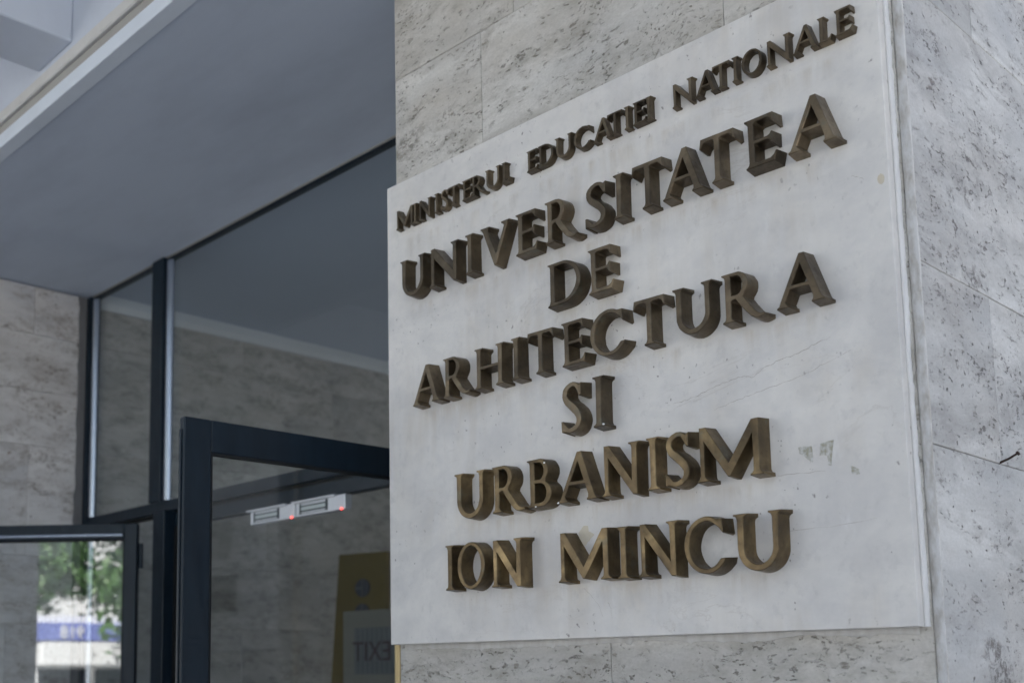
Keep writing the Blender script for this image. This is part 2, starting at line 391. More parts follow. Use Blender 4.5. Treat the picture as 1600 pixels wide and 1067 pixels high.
child(ragged_strip('sealant_bead', rs, 'white_sealant', YP - .010, YP + .002), pil)
rs = []; wob = 0
for i in range(161):
    x = PX0 + .02 + (PX1 - PX0 - .03) * i / 160; wob = wob * .9 + random.uniform(-.0012, .0012)
    rs.append((x, x, PZ0 + .003, PZ0 - .013 + wob * 1.6 + (random.uniform(-.006, 0) if random.random() < .12 else 0)))
child(ragged_strip('mortar_bead', rs, 'mortar', YP - .0035, YP + .001), pil)

# ------------------------------------------------------------------ nail in the pillar side
nl = thing('nail', 'rusty bent nail sticking out of the stone joint beside the plaque', 'nail', (XC, 2.117, Z(.359)))
child(tube('shank', [(XC - .01, 2.117, Z(.356)), (XC + .014, 2.117, Z(.3635)), (XC + .029, 2.117, Z(.371))], [.0022, .0021, .002], 'rusty_iron'), nl)
child(tube('nail_head', [(XC + .0285, 2.117, Z(.3705)), (XC + .0318, 2.117, Z(.3722))], [.0042, .0038], 'rusty_iron'), nl)

# ------------------------------------------------------------------ letters
e, tS, bS, ST = .07, .03, .12, .125
def fru(x): return [(x + e, 0), (x + e, tS), (x + .45 * e, tS + .018), (x + .15 * e, tS + .045), (x, bS)]
def fld(x): return [(x, bS), (x - .15 * e, tS + .045), (x - .45 * e, tS + .018), (x - e, tS), (x - e, 0)]
def tru(x): return [(x, 1 - bS), (x + .15 * e, 1 - tS - .045), (x + .45 * e, 1 - tS - .018), (x + e, 1 - tS), (x + e, 1)]
def tld(x): return [(x - e, 1), (x - e, 1 - tS), (x - .45 * e, 1 - tS - .018), (x - .15 * e, 1 - tS - .045), (x, 1 - bS)]
def arc(cx, cy, rx, ry, a0, a1, n=14): return [(cx + rx * math.cos(R(a0 + (a1 - a0) * k / n)), cy + ry * math.sin(R(a0 + (a1 - a0) * k / n))) for k in range(n + 1)]
def cat(pts, n=5):
    out = []
    for i in range(len(pts) - 1):
        p0, p1, p2, p3 = pts[max(0, i - 1)], pts[i], pts[i + 1], pts[min(len(pts) - 1, i + 2)]
        for k in range(n):
            u = k / n
            out.append(tuple(.5 * (2 * b + (-a + c) * u + (2 * a - 5 * b + 4 * c - d) * u * u + (-a + 3 * b - 3 * c + d) * u ** 3) for a, b, c, d in zip(p0, p1, p2, p3)))
    out.append(tuple(pts[-1])); return out
def gI(w): return fru(e + ST) + tru(e + ST) + tld(e) + fld(e), []
def gL(w):
    x1 = e + ST
    return [(w - .06, 0), (w, .20), (w - .03, .205), (w - .08, .12), (w - .15, .085), (x1 + .06, .08), (x1, .13)] + tru(x1) + tld(e) + fld(e), []
def gE(w):
    x1 = e + ST; wm = w * .86; wt = w * .92
    return [(w - .05, 0), (w, .20), (w - .025, .205), (w - .07, .13), (w - .14, .088), (x1 + .05, .08), (x1, .12), (x1, .46), (x1 + .02, .475), (wm - .10, .475), (wm - .05, .45), (wm - .015, .40), (wm, .40), (wm, .62), (wm - .015, .62), (wm - .05, .57), (wm - .10, .55), (x1 + .02, .55), (x1, .565), (x1, .88), (x1 + .05, .915), (wt - .12, .915), (wt - .06, .88), (wt - .02, .80), (wt, .80), (wt - .01, 1)] + tld(e) + fld(e), []
def gT(w):
    x0 = w / 2 - ST / 2; x1 = x0 + ST
    return fru(x1) + [(x1, .88), (x1 + .04, .912), (w - .12, .912), (w - .06, .87), (w - .02, .79), (w + .005, .80), (w - .015, 1), (.02, 1), (-.005, .80), (.02, .79), (.06, .87), (.12, .912), (x0 - .04, .912), (x0, .88)] + fld(x0), []
def gH(w):
    x0, x1, x2, x3 = e, e + ST, w - e - ST, w - e
    return fru(x1) + [(x1, .46), (x2, .46)] + fld(x2) + fru(x3) + tru(x3) + tld(x2) + [(x2, .54), (x1, .54)] + tru(x1) + tld(x0) + fld(x0), []
def gN(w):
    x0, x1, x2, x3 = e, e + .10, w - e - .115, w - e
    return fru(x1) + [(x1, .74), (x3 - .10, -.02), (x3, -.02)] + tru(x3) + tld(x2) + [(x2, .27), (x0 + .12, 1), (x0 - .01, 1)] + fld(x0), []
def gM(w):
    x0, x1, x2, x3 = e, e + .10, w - e - .125, w - e; c = (x1 + x2) / 2
    return fru(x1) + [(x1, .72), (c - .03, .04), (c + .03, .04), (x2, .73)] + fld(x2) + fru(x3) + [(x3, 1), (x3 - .135, 1), (c, .29), (x0 + .135, 1), (x0, 1)] + fld(x0), []
def gA(w):
    k = w / .96; s = lambda p: [(x * k, y) for x, y in p]
    o = [(0, 0), (.245, 0), (.245, tS), (.205, tS + .03), (.18, bS), (.278, .33), (.663, .33), (.732, bS), (.73, tS + .03), (.70, tS), (.70, 0), (.96, 0), (.96, tS), (.915, tS + .03), (.885, bS), (.595, 1), (.487, 1), (.075, bS), (.05, tS + .03), (0, tS)]
    return s(o), [s([(.3156, .41), (.505, .80), (.637, .41)])]
def gV(w):
    k = w / .94
    o = [(.44, -.015), (.505, -.015), (.865, 1 - bS), (.89, 1 - tS - .03), (.94, 1 - tS), (.94, 1), (.68, 1), (.68, 1 - tS), (.74, 1 - tS - .03), (.762, 1 - bS), (.51, .26), (.235, 1 - bS), (.245, 1 - tS - .03), (.28, 1 - tS), (.28, 1), (0, 1), (0, 1 - tS), (.045, 1 - tS - .03), (.08, 1 - bS)]
    return [(x * k, y) for x, y in o], []
def gU(w):
    x0, x1, x2, x3 = e, e + .125, w - e - .105, w - e; c = (x0 + x3) / 2; ci = (x1 + x2) / 2
    return arc(c, .38, (x3 - x0) / 2, .405, 180, 360, 18) + tru(x3) + tld(x2) + arc(ci, .40, (x2 - x1) / 2, .31, 0, -180, 16) + tru(x1) + tld(x0), []
def gD(w):
    x1 = e + ST; c = w * .42
    return [(e - e, 0)] + arc(c, .5, w - c, .5, -90, 90, 22) + tld(e) + fld(e)[:-1], [[(x1, .085), (x1, .915)] + arc(c, .5, w - c - .125, .415, 90, -90, 20)]
def gO(w): return arc(w / 2, .5, w / 2, .52, 0, 342, 19 * 2 - 1)[:-1] if 0 else arc(w / 2, .5, w / 2, .52, 0, 350, 35), [arc(w / 2, .5, w / 2 - .115, .435, 0, -350, 35)]
def gC(w):
    k = w / .92
    o = arc(.5, .5, .5, .52, 62, 306, 26) + [(.90, .17), (.92, .25), (.81, .245)] + arc(.5, .5, .385, .43, 318, 58, 24) + [(.79, .80), (.865, .70), (.885, .71), (.86, .955)]
    return [(x * k, y) for x, y in o], []
def gS(w):
    k = w / .6
    cl = cat([(.48, .90), (.40, .955), (.28, .955), (.14, .88), (.105, .76), (.17, .63), (.32, .51), (.45, .38), (.495, .25), (.44, .11), (.29, .045), (.16, .055), (.05, .10)], 4)
    hw = cat([(.045,), (.045,), (.05,), (.058,), (.066,), (.075,), (.084,), (.080,), (.068,), (.058,), (.052,), (.046,), (.045,)], 4)
    Lp, Rp = [], []
    for i, p in enumerate(cl):
        a = cl[max(0, i - 1)]; b = cl[min(len(cl) - 1, i + 1)]; d = Vector((b[0] - a[0], b[1] - a[1])).normalized(); n = Vector((-d.y, d.x)); q = Vector(p)
        Lp.append(tuple(q + n * hw[i][0])); Rp.append(tuple(q - n * hw[i][0]))
    o = Lp[3:-2] + [(.06, .012), (.004, .03), (.0, .25), (.05, .25)] + Rp[:-5][::-1] + [(.565, .975), (.56, .715), (.515, .715)]
    return [(x * k, y) for x, y in o], []
def gR(w):
    x1 = e + ST; k = w / .9
    leg = cat([(.30, .45), (.42, .27), (.55, .10), (.66, .005), (.78, -.03), (.90, .0)], 4)
    leg2 = cat([(.90, .045), (.80, .06), (.70, .14), (.58, .30), (.46, .468)], 4)
    o = fru(x1) + [(x1, .41), (x1 + .03, .44)] + leg + leg2 + arc(.32, .735, .25, .265, -50, 90, 16) + tld(e) + fld(e)
    return [(x * k, y) for x, y in o], [[(x * k, y) for x, y in [(x1, .535), (x1, .92)] + arc(.31, .7275, .14, .1925, 90, -90, 14)]]
def gB(w):
    x1 = e + ST; k = w / .64
    o = [(0, 0)] + arc(.36, .275, .28, .275, -90, 62, 16) + arc(.34, .755, .225, .245, -48, 90, 14) + tld(e) + fld(e)[:-1]
    return [(x * k, y) for x, y in o], [[(x * k, y) for x, y in h] for h in ([(x1, .57), (x1, .92)] + arc(.32, .745, .125, .175, 90, -90, 12), [(x1, .085), (x1, .485)] + arc(.34, .285, .165, .20, 90, -90, 12))]
GL = dict(I=gI, L=gL, E=gE, T=gT, H=gH, N=gN, M=gM, A=gA, V=gV, U=gU, D=gD, O=gO, C=gC, S=gS, R=gR, B=gB)
DW = dict(I=.265, L=.51, E=.66, T=.78, H=.96, N=.90, M=1.32, A=.96, V=.94, U=.92, D=.94, O=.82, C=.92, S=.60, R=.90, B=.64)
def dedupe(loop):
    out = []
    for p in loop:
        if not out or (abs(p[0] - out[-1][0]) + abs(p[1] - out[-1][1])) > 1e-4: out.append(p)
    if (abs(out[0][0] - out[-1][0]) + abs(out[0][1] - out[-1][1])) < 1e-4: out.pop()
    return out
def area(l): return .5 * sum(a[0] * b[1] - b[0] * a[1] for a, b in zip(l, l[1:] + l[:1]))
def offset(loop, d):
    out = []; n = len(loop)
    for i in range(n):
        p = Vector(loop[i]); a = Vector(loop[i - 1]); b = Vector(loop[(i + 1) % n])
        n1 = (p - a).normalized(); n2 = (b - p).normalized(); n1 = Vector((n1.y, -n1.x)); n2 = Vector((n2.y, -n2.x))
        m = n1 + n2
        if m.length < .3: m = n1
        m.normalize(); c = max(.5, m.dot(n1)); out.append(p + m * (d / c))
    return out
def glyph_mesh(ch, wd, cap, depth, taper, bev):
    o, hs_ = GL[ch](wd); loops = [dedupe(o)] + [dedupe(h) for h in hs_]
    loops = [l if (area(l) > 0) == (i == 0) else l[::-1] for i, l in enumerate(loops)]
    loops = [[(x * cap, y * cap) for x, y in l] for l in loops]
    bm = bmesh.new(); caps = []
    for l in loops:
        rings = []
        jit = [random.uniform(-.0003, .0003) for _ in l]
        for d, y in ((-bev, -depth), (0, -depth + bev * 1.2), (taper, .002)):
            rings.append([bm.verts.new((q[0] + jit[i], y, q[1] + jit[-i])) for i, q in enumerate(offset(l, d))])
        n = len(l)
        for a, b in zip(rings, rings[1:]):
            for i in range(n): bm.faces.new((a[i], b[i], b[(i + 1) % n], a[(i + 1) % n])).material_index = 1 if a is rings[0] else 0
        caps.append(rings[0])
    flat = [v for c_ in caps for v in c_]
    for tri in tessellate_polygon([[Vector((v.co.x, v.co.z, 0)) for v in c_] for c_ in caps]):
        try: bm.faces.new([flat[i] for i in tri])
        except ValueError: pass
    bmesh.ops.recalc_face_normals(bm, faces=bm.faces)
    me = bpy.data.meshes.new('letter'); bm.to_mesh(me); bm.free(); me.shade_smooth(); me.set_sharp_from_angle(angle=R(32)); return me

# ------------------------------------------------------------------ marble plaque
plq = thing('marble_plaque', 'white marble university name plaque with raised bronze letters on the pillar', 'plaque', ((PX0 + PX1) / 2, D, PZ0))
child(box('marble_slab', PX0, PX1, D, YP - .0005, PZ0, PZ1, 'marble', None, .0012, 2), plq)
LINES = [
 (1.0662, .0463, .017, 'bronze', [('M', .0619), ('I', .1225), ('N', .1412), ('I', .1960), ('S', .2165, .53), ('T', .2412, .76), ('E', .2865), ('R', .3160), ('U', .3586, .95), ('L', .4079),
   ('E', .4810), ('D', .5130, .90), ('U', .5596, .95), ('C', .6098, .91), ('A', .6594), ('T', .6952, .78), ('I', .7370), ('E', .7575), ('I', .7880),
   ('N', .8485, .98), ('A', .8990), ('T', .9354, .78), ('I', .9766), ('O', .9961, .88), ('N', 1.0452, .98), ('A', 1.0954), ('L', 1.1420, .53), ('E', 1.1725)]),
 (.8900, .0915, .033, 'bronze', [('U', .0751, .93), ('N', .1753, 1.03), ('I', .2935), ('V', .3401), ('E', .4445), ('R', .5275), ('S', .6320), ('I', .7042), ('T', .7480), ('A', .8185), ('T', .9020), ('E', .9955), ('A', 1.0767)]),
 (.7525, .0920, .034, 'bronze', [('D', .5297), ('E', .6366)]),
 (.6190, .0912, .035, 'bronze', [('A', .1138), ('R', .2160), ('H', .3148), ('I', .4245), ('T', .4687), ('E', .5630), ('C', .6357), ('T', .7408), ('U', .8311), ('R', .9345), ('A', 1.0399)]),
 (.4795, .1025, .036, 'bronze', [('S', .5560, .53), ('I', .6370)]),
 (.3375, .1005, .036, 'bronze_worn', [('U', .2469), ('R', .3610), ('B', .4615), ('A', .5423, .99), ('N', .6526), ('I', .7600), ('S', .8000, .55), ('M', .8677)]),
 (.1752, .1000, .037, 'bronze_worn', [('I', .2150), ('O', .2519), ('N', .3536), ('M', .5377), ('I', .6850), ('N', .7323, .90), ('C', .8341, .84), ('U', .9358)]),
]
LT = {}
for li, (zb, cap, dep, m_, lst) in enumerate(LINES):
    k = (D - dep) / (D - .025)
    for item in lst:
        ch, x = item[0], item[1]; wd = item[2] if len(item) > 2 else DW[ch]
        me = glyph_mesh(ch, wd, cap * k, dep, .0012 if cap < .06 else .0022, .0007 if cap < .06 else .0013)
        zz = zb * k
        if li == 6: zz = (.1808 - (x - .215) * .0118) * k
        o = link('letter', me, m_); me.materials.append(MAT[m_ + '_edge']); o.location = ((x - 2.0) * k, D, Z(zz)); child(o, plq)
        o.rotation_euler = (random.uniform(-.004, .004), random.uniform(-.008, .008), random.uniform(-.004, .004))
# glue residue, blots, cracks, splashes: thin real deposits on the marble
def blot(name, pts, m, th=.0006, parent=plq, sub=3, jit=.0012):
    out = []
    for a, b in zip(pts, pts[1:] + pts[:1]):
        for k in range(sub):
            u = k / sub; out.append((a[0] + (b[0] - a[0]) * u + random.uniform(-jit, jit), a[1] + (b[1] - a[1]) * u + random.uniform(-jit, jit)))
    bm = bmesh.new()
    f = [bm.verts.new((x, D - th, z)) for x, z in out]; bk = [bm.verts.new((x, D + .0005, z)) for x, z in out]
    n = len(out)
    for i in range(n): bm.faces.new((f[i], bk[i], bk[(i + 1) % n], f[(i + 1) % n]))
    for tri in tessellate_polygon([[Vector((x, z, 0)) for x, z in out]]): bm.faces.new([f[i] for i in tri])
    bmesh.ops.recalc_face_normals(bm, faces=bm.faces)
    me = bpy.data.meshes.new(name); bm.to_mesh(me); bm.free()
    return child(link(name, me, m), parent)
RES = [[(-.9463, .3787), (-.922, .3765), (-.922, .3485), (-.9267, .3507), (-.9453, .3676)], [(-.9067, .3787), (-.8831, .3821), (-.8901, .3383), (-.8953, .34), (-.8959, .357), (-.9085, .3589)], [(-.8563, .3323), (-.845, .3283), (-.8421, .3167), (-.8562, .3184)]]
for r_ in RES: blot('tape_residue', [(x, Z(z)) for x, z in r_], 'residue')
blot('filler_plug', [(-.7766 + .006 * math.cos(a * .785), Z(.803) + .0095 * math.sin(a * .785)) for a in range(8)], 'cream_blot', jit=.0006)
blot('glue_smear', [(-1.4246, Z(.2746)), (-1.4093, Z(.2926)), (-1.4002, Z(.278)), (-1.3884, Z(.273)), (-1.4009, Z(.2606)), (-1.4086, Z(.2478)), (-1.4182, Z(.2505)), (-1.4299, Z(.2633))], 'cream_blot', jit=.004)
def crack(pts, wdt):
    top, bot = [], []
    pp = []
    for a, b in zip(pts, pts[1:]):
        for k in range(5):
            u = k / 5; pp.append((a[0] + (b[0] - a[0]) * u, a[1] + (b[1] - a[1]) * u + random.uniform(-.0016, .0016)))
    for i, (x, z) in enumerate(pp):
        h = wdt * random.uniform(.15, 1) * (0.3 if i in (0, len(pp) - 1) else 1); top.append((x, Z(z + h))); bot.append((x, Z(z - h)))
    blot('crack', bot + top[::-1], 'crack', th=.00015, sub=1, jit=.0)
crack([(-1.1937, .4991), (-1.162, .5019), (-1.1231, .5098), (-1.0927, .5174), (-1.0629, .5232), (-1.0412, .5237), (-1.0274, .5159), (-1.002, .5304), (-.9741, .5374), (-.9368, .5422), (-.9067, .5514), (-.871, .5589)], .00055)
crack([(-1.1061, .4728), (-1.0652, .4803), (-1.0361, .4863), (-.9937, .4928), (-.9292, .5023), (-.8928, .5136), (-.8293, .5307)], .00035)
crack([(-.9938, .3352), (-.94, .333), (-.8894, .3297)], .0004)
crack([(-1.0115, .2334), (-.895, .2361), (-.80, .2426)], .0003)
crack([(-.8261, .8253), (-.815, .819), (-.8028, .8104)], .0005)
crack([(-1.36, .135), (-1.352, .12), (-1.35, .095)], .0005)
crack([(-1.42, .165), (-1.40, .15), (-1.38, .125), (-1.37, .10)], .0004)
for x, z, s_ in [(-.9585, .2802, 1.4), (-.9741, .2397, 1), (-.9632, .2386, 1.5), (-.9564, .2132, 1), (-.9666, .1955, .8), (-.9728, .1852, 1.5), (-.9681, .1125, 1.3), (-.9687, .1018, 1.2), (-.7985, .1844, 1), (-1.0239, .2717, 1.3), (-1.0319, .191, 1.5), (-1.0227, .1911, 1), (-.9832, .3955, 1), (-.9778, .3946, 1.2), (-.9783, .3862, 1), (-.9807, .3764, 1.1), (-.9756, .3072, .9), (-1.1501, .3257, 1), (-1.3899, .7444, 1.1), (-1.3812, .7452, .9), (-1.3721, .7459, 1), (-1.9727, .3338, 1.6), (-1.9618, .3021, 1.3), (-1.9782, .2651, 2), (-1.9115, .2523, 1.5), (-1.66, .56, 1.3), (-1.545, .50, 1.4), (-1.53, .9, .9), (-1.27, .63, 1)]:
    blot('chip', [(x + .0011 * s_ * math.cos(a * 1.05) * random.uniform(.5, 1.2), Z(z) + .0016 * s_ * math.sin(a * 1.05) * random.uniform(.5, 1.3)) for a in range(6)], 'joint', th=.0002, sub=1, jit=0)

for x, z, dy in [(-1.5384, .3433, .0368), (-1.478, .344, .0368), (-1.512, .4338, .0368), (-1.357, .4894, .0366)]:
    o = blot('white_splash', [((x + .003 * math.cos(a * 1.05) * random.uniform(.6, 1.2)) * (D - dy) / D, Z(z * (D - dy) / D) + .0022 * math.sin(a * 1.05) * random.uniform(.6, 1.2)) for a in range(6)], 'white_splash', th=.0006, sub=1, jit=0)
    for v in o.data.vertices: v.co.y -= dy - .0006

# ------------------------------------------------------------------ building above: soffit, fascia trims, canopy beams
bl = thing('building', 'pale building storey overhead with grey painted soffit and projecting canopy beams', 'building', (-8, 4.5, SOF))
XR = -.70
def B(name, *a, **k): return child(box(name, *a, **k), bl)
B('soffit', -16, XR, YF + .012, YG + .03, SOF, SOF + .06, 'soffit_paint')
B('edge_strip', -16, XR, YF, YF + .05, SOF - .003, SOF + .046, 'strip_paint', bev=.002)
B('recess_strip', -16, XR, YF + .010, YF + .05, SOF + .0465, SOF + .084, 'groove_paint')
B('edge_moulding', -16, XR, YF - .002, YF + .05, SOF + .0885, SOF + .128, 'cream_paint', bev=.004)
B('shadow_gap', -16, XR, YF + .03, YF + .055, SOF + .084, SOF + .089, 'joint')
B('upper_wall', -16, XR, YF + .006, 8.6, SOF + .1285, 14, 'canopy_paint')
for x in (-9.2, -7.17, -5.14, -3.11 - .0, -1.08):
    B('canopy_beam', x - .182, x + .053, .2, YF + .006, Z(1.931), Z(1.931) + .30, 'canopy_paint', bev=.004)
B('added_canopy_slab', -10, XR, .1, YF + .004, Z(2.2315), Z(2.40), 'canopy_paint')  # added out of view to keep the sky's reflection out of the transom glass
B('end_wall', -1.1, XR - .03, 2.98, 8.6, 0, SOF + .06, 'facade')
B('left_wing', -16, XW - .45, 1.6, 8.6, 0, SOF - .0, 'facade')

# ------------------------------------------------------------------ travertine wall left of the entrance
YW0 = .62
wl_ = thing('travertine_wall', 'pitted travertine wall left of the glass entrance, ending in rough mortar', 'wall', (XW - .2, 1.9, 0))
child(box('core', XW - .44, XW - .031, YW0, 2.402, 0, SOF - .002, 'joint'), wl_)
wr = [0, Z(-1.10), Z(-.60), Z(-.08), Z(.225), Z(.53), Z(1.032), Z(1.287), Z(1.55), SOF - .0045]
wj = [[1.9], [2.1], [1.7], [2.05], [1.8], [2.131], [1.72], [1.95], [2.14]]
for r in range(9):
    ys = [YW0] + [random.uniform(1.0, 1.4)] + wj[r] + [2.362]
    for a, b in zip(ys, ys[1:]): child(slab_box('wall_slab', a, b, wr[r], wr[r + 1], 'S', XW, .03, 'travertine_wall', None, .0008), wl_)
for r in range(9): child(box('end_slab', XW - .44, XW, YW0 - .03, YW0 - .002, wr[r] + .001, wr[r + 1] - .001, 'travertine_wall', None, .001), wl_)
rs = []
for i in range(61):
    z = .0 + (SOF - .004) * i / 60; j = random.uniform(-.012, .004); rs.append((z, 2.362 + j))
bm = bmesh.new(); vv = [[bm.verts.new((XW + random.uniform(.001, .003), ya, z)), bm.verts.new((XW + .002, 2.398, z)), bm.verts.new((XW - .03, 2.398, z))] for z, ya in rs]
for a, b in zip(vv, vv[1:]):
    for k in range(2): bm.faces.new((a[k], a[k + 1], b[k + 1], b[k]))
bmesh.ops.recalc_face_normals(bm, faces=bm.faces)
me = bpy.data.meshes.new('mortar_edge'); bm.to_mesh(me); bm.free(); child(link('mortar_edge', me, 'grey_cement'), wl_)

child(box('unseen_lintel', -7.0, XW - .45, -.2, .6, Z(1.23), Z(1.93), 'facade'), wl_)  # invented beam out of frame, trims the bright patch mirrored in the transom

# ------------------------------------------------------------------ second pillar of the portico, out on the pavement
p2 = thing('stone_pillar', 'free-standing travertine-clad portico pillar out toward the street', 'pillar', (-2.95, -3.6, 0))
child(box('core', -3.60, -2.30, -4.17, -3.03, 0, 5.2, 'joint'), p2)
zz_ = [0, .7, 1.3, 1.9, 2.5, 3.1, 3.9, 4.6, 5.2]
for za, zb_ in zip(zz_, zz_[1:]):
    for n_, a in (('front_slab', (-3.629, -2.951, -4.2, -4.171)), ('front_slab', (-2.949, -2.271, -4.2, -4.171)), ('back_slab', (-3.629, -2.951, -3.029, -3.0)), ('back_slab', (-2.949, -2.271, -3.029, -3.0)), ('side_slab', (-3.63, -3.601, -4.17, -3.03)), ('side_slab', (-2.299, -2.27, -4.17, -3.03))):
        child(box(n_, *a, za + .001, zb_ - .001, 'travertine', None, .0015), p2)

# ------------------------------------------------------------------ lobby seen through the glass
lob = thing('lobby_wall', 'dim travertine wall inside the lobby with a pale painted band along its top', 'wall', (XW - .2, 5.4, 0))
child(box('core', XW - .44, XW - .031, 2.404, 8.6, .0, Z(1.812), 'joint'), lob)
lj = [[3.0, 4.3, 5.6, 7], [3.5, 4.8, 6.2], [2.9, 4.1, 5.3, 6.9], [3.3, 4.5, 5.9], [2.8, 3.81, 5, 6.4], [3.45, 4.6, 6], [3.161, 4.4, 5.7], [2.75, 3.9, 5.2, 6.6], [3.3, 4.7, 6.1]]
lr = wr[:-1] + [Z(1.735)]
for r in range(9):
    ys = [2.43] + lj[r] + [8.6]
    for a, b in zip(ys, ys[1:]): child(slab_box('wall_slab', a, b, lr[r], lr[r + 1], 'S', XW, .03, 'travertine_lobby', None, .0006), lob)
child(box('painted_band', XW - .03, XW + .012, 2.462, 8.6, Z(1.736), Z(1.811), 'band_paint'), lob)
g = box('lobby_ceiling', XW - .44, -1.1, YG + .0605, 8.6, Z(1.812), Z(1.86), 'lobby_ceiling'); g['kind'] = 'structure'
rear = thing('lobby_rear_wall', 'plain wall closing the back of the lobby around a wide opening', 'wall', (-3, 8.7, 0))
for n_, a in (('wall_panel', (XW - .44, -3.2, 8.61, 8.75, 0, SOF)), ('wall_panel', (-1.9, -.8, 8.61, 8.75, 0, SOF)), ('unseen_lintel', (-3.2, -1.9, 8.61, 8.75, 2.3, SOF))): child(box(n_, *a, 'facade'), rear)

# ------------------------------------------------------------------ glazed entrance screen
scr = thing('entrance_screen', 'dark navy metal framed glass screen above and beside the double door', 'glass screen', (-3.4, YG, 0))
def Sx(name, *a, **k): return child(box(name, *a, **k), scr)
HZ0, HZ1 = Z(.668), Z(.717)
XJ0, XJ1 = -4.095, -4.005     # left door jamb
XK0, XK1 = -2.215, -2.13      # right door jamb
Sx('wall_post', XW + .0025, -4.766, YG - .002, YG + .055, 0, SOF - .004, 'navy_metal', bev=.002)
Sx('mullion', -4.187, -4.094, YG - .006, YG + .055, HZ1, SOF - .004, 'navy_metal', bev=.003)
Sx('header_rail', -4.766, XL - .002, YG, YG + .055, HZ0, HZ1 - .0005, 'navy_metal', bev=.003)
Sx('door_head', XJ0, XL - .003, YG + .018, YG + .058, Z(.604), HZ0 - .012, 'navy_metal', bev=.002)
Sx('head_gasket', -4.70, XL - .004, YG + .024, YG + .05, HZ0 - .0118, HZ0 - .0003, 'black_rubber')
Sx('top_rail', -4.766, XL - .002, YG + .019, YG + .05, SOF - .010, SOF - .002, 'navy_metal')
Sx('top_gap', -4.766, XL - .002, YG + .010, YG + .0185, SOF - .004, SOF - .0005, 'groove_paint')
Sx('jamb', XJ0, XJ1, YG - .035, YG + .06, 0, HZ0 - .001, 'navy_metal', bev=.003)
Sx('jamb_stop', XJ1 + .0005, XJ1 + .028, YG + .012, YG + .058, 0, Z(.603), 'black_rubber')
Sx('jamb', XK0, XK1, YG - .03, YG + .06, 0, HZ0 - .001, 'navy_metal', bev=.003)
Sx('sill_rail', -4.766, XJ0 - .001, YG, YG + .05, .004, .10, 'navy_metal', bev=.003)
Sx('sill_rail', XK1 + .001, XL - .002, YG, YG + .05, .004, .10, 'navy_metal', bev=.003)
for a in ((-4.765, -4.188, HZ1, SOF - .0095), (-4.093, XL - .003, HZ1, SOF - .0095), (-4.765, XJ0 - .001, .101, HZ0 - .001), (XK1 + .001, XL - .003, .101, HZ0 - .001)):
    Sx('pane', a[0], a[1], YG + .024, YG + .032, a[2], a[3], 'glass_screen')
for x, z0, z1 in ((-4.738, HZ1 + .002, SOF - .024), (-4.068, HZ1 + .002, SOF - .024), (-4.738, .10, HZ0 - .014)):
    child(half_round('glazing_bead', x, YG + .022, z0, z1, .024, .022, 'bead_metal', None), scr)

# ------------------------------------------------------------------ the two open door leaves
def leaf_door(name, label, loc, rotz, width, stile, rail, group, thick=.036, gm='glass'):
    d = thing(name, label, 'door', loc, rotz, group)
    zt, zb = Z(.600), .012
    def P(n, *a, **k):
        o = box(n, *a, **k); o.parent = d; return o
    P('hinge_stile', 0, stile, 0, thick, zb, zt, 'navy_metal', bev=.0025)
    P('lock_stile', width - stile, width, 0, thick, zb, zt, 'navy_metal', bev=.0025)
    P('top_rail', stile + .0003, width - stile - .0003, .0004, thick - .0004, zt - rail, zt, 'navy_metal', bev=.0022)
    P('bottom_rail', stile + .0003, width - stile - .0003, .0004, thick - .0004, zb, zb + .24, 'navy_metal', bev=.0022)
    P('edge_rebate', width + .0002, width + .004, .002, thick * .55, zb, zt - .028, 'navy_metal', bev=.002)
    P('pane', stile - .004, width - stile + .004, thick * .4, thick * .4 + .006, zb + .236, zt - rail + .004, gm)
    # rubber gasket round the pane
    gz0, gz1 = zb + .24, zt - rail
    for a in ((stile, stile + .005, gz0, gz1), (width - stile - .005, width - stile, gz0, gz1)): P('gasket', a[0], a[1], thick * .2, thick * .9, a[2], a[3], 'black_rubber')
    P('gasket', stile + .005, width - stile - .005, thick * .2, thick * .9, gz1 - .006, gz1, 'black_rubber')
    for z in (zt - .13, zt - 1.1, .35):
        o = tube('hinge', [(-.012, thick * .5, z - .05), (-.012, thick * .5, z + .05)], .009, 'navy_metal'); o.parent = d
    return d, P
ld_, PL = leaf_door('glass_door', 'glass door leaf folded back in front of the travertine wall', (-4.017, 2.262, 0), R(-136.2), .93, .052, .062, 'open leaves of the double entrance door', gm='glass_coated')
o = tube('glazing_bead', [(.056, .042, Z(.553)), (.874, .042, Z(.553))], .0075, 'bead_metal'); o.parent = ld_
rd_, PR = leaf_door('glass_door', 'glass door leaf standing open at right angles beside the marble plaque', (-2.227, 2.338, 0), R(-92.0), .965, .074, .078, 'open leaves of the double entrance door', thick=.022)
for d_, x_ in ((ld_, .80), (rd_, .86)):
    for s_ in (-.04, .08):
        o = tube('pull_handle', [(x_, s_, 1.0), (x_, s_, 1.42)], .012, 'bead_metal'); o.parent = d_

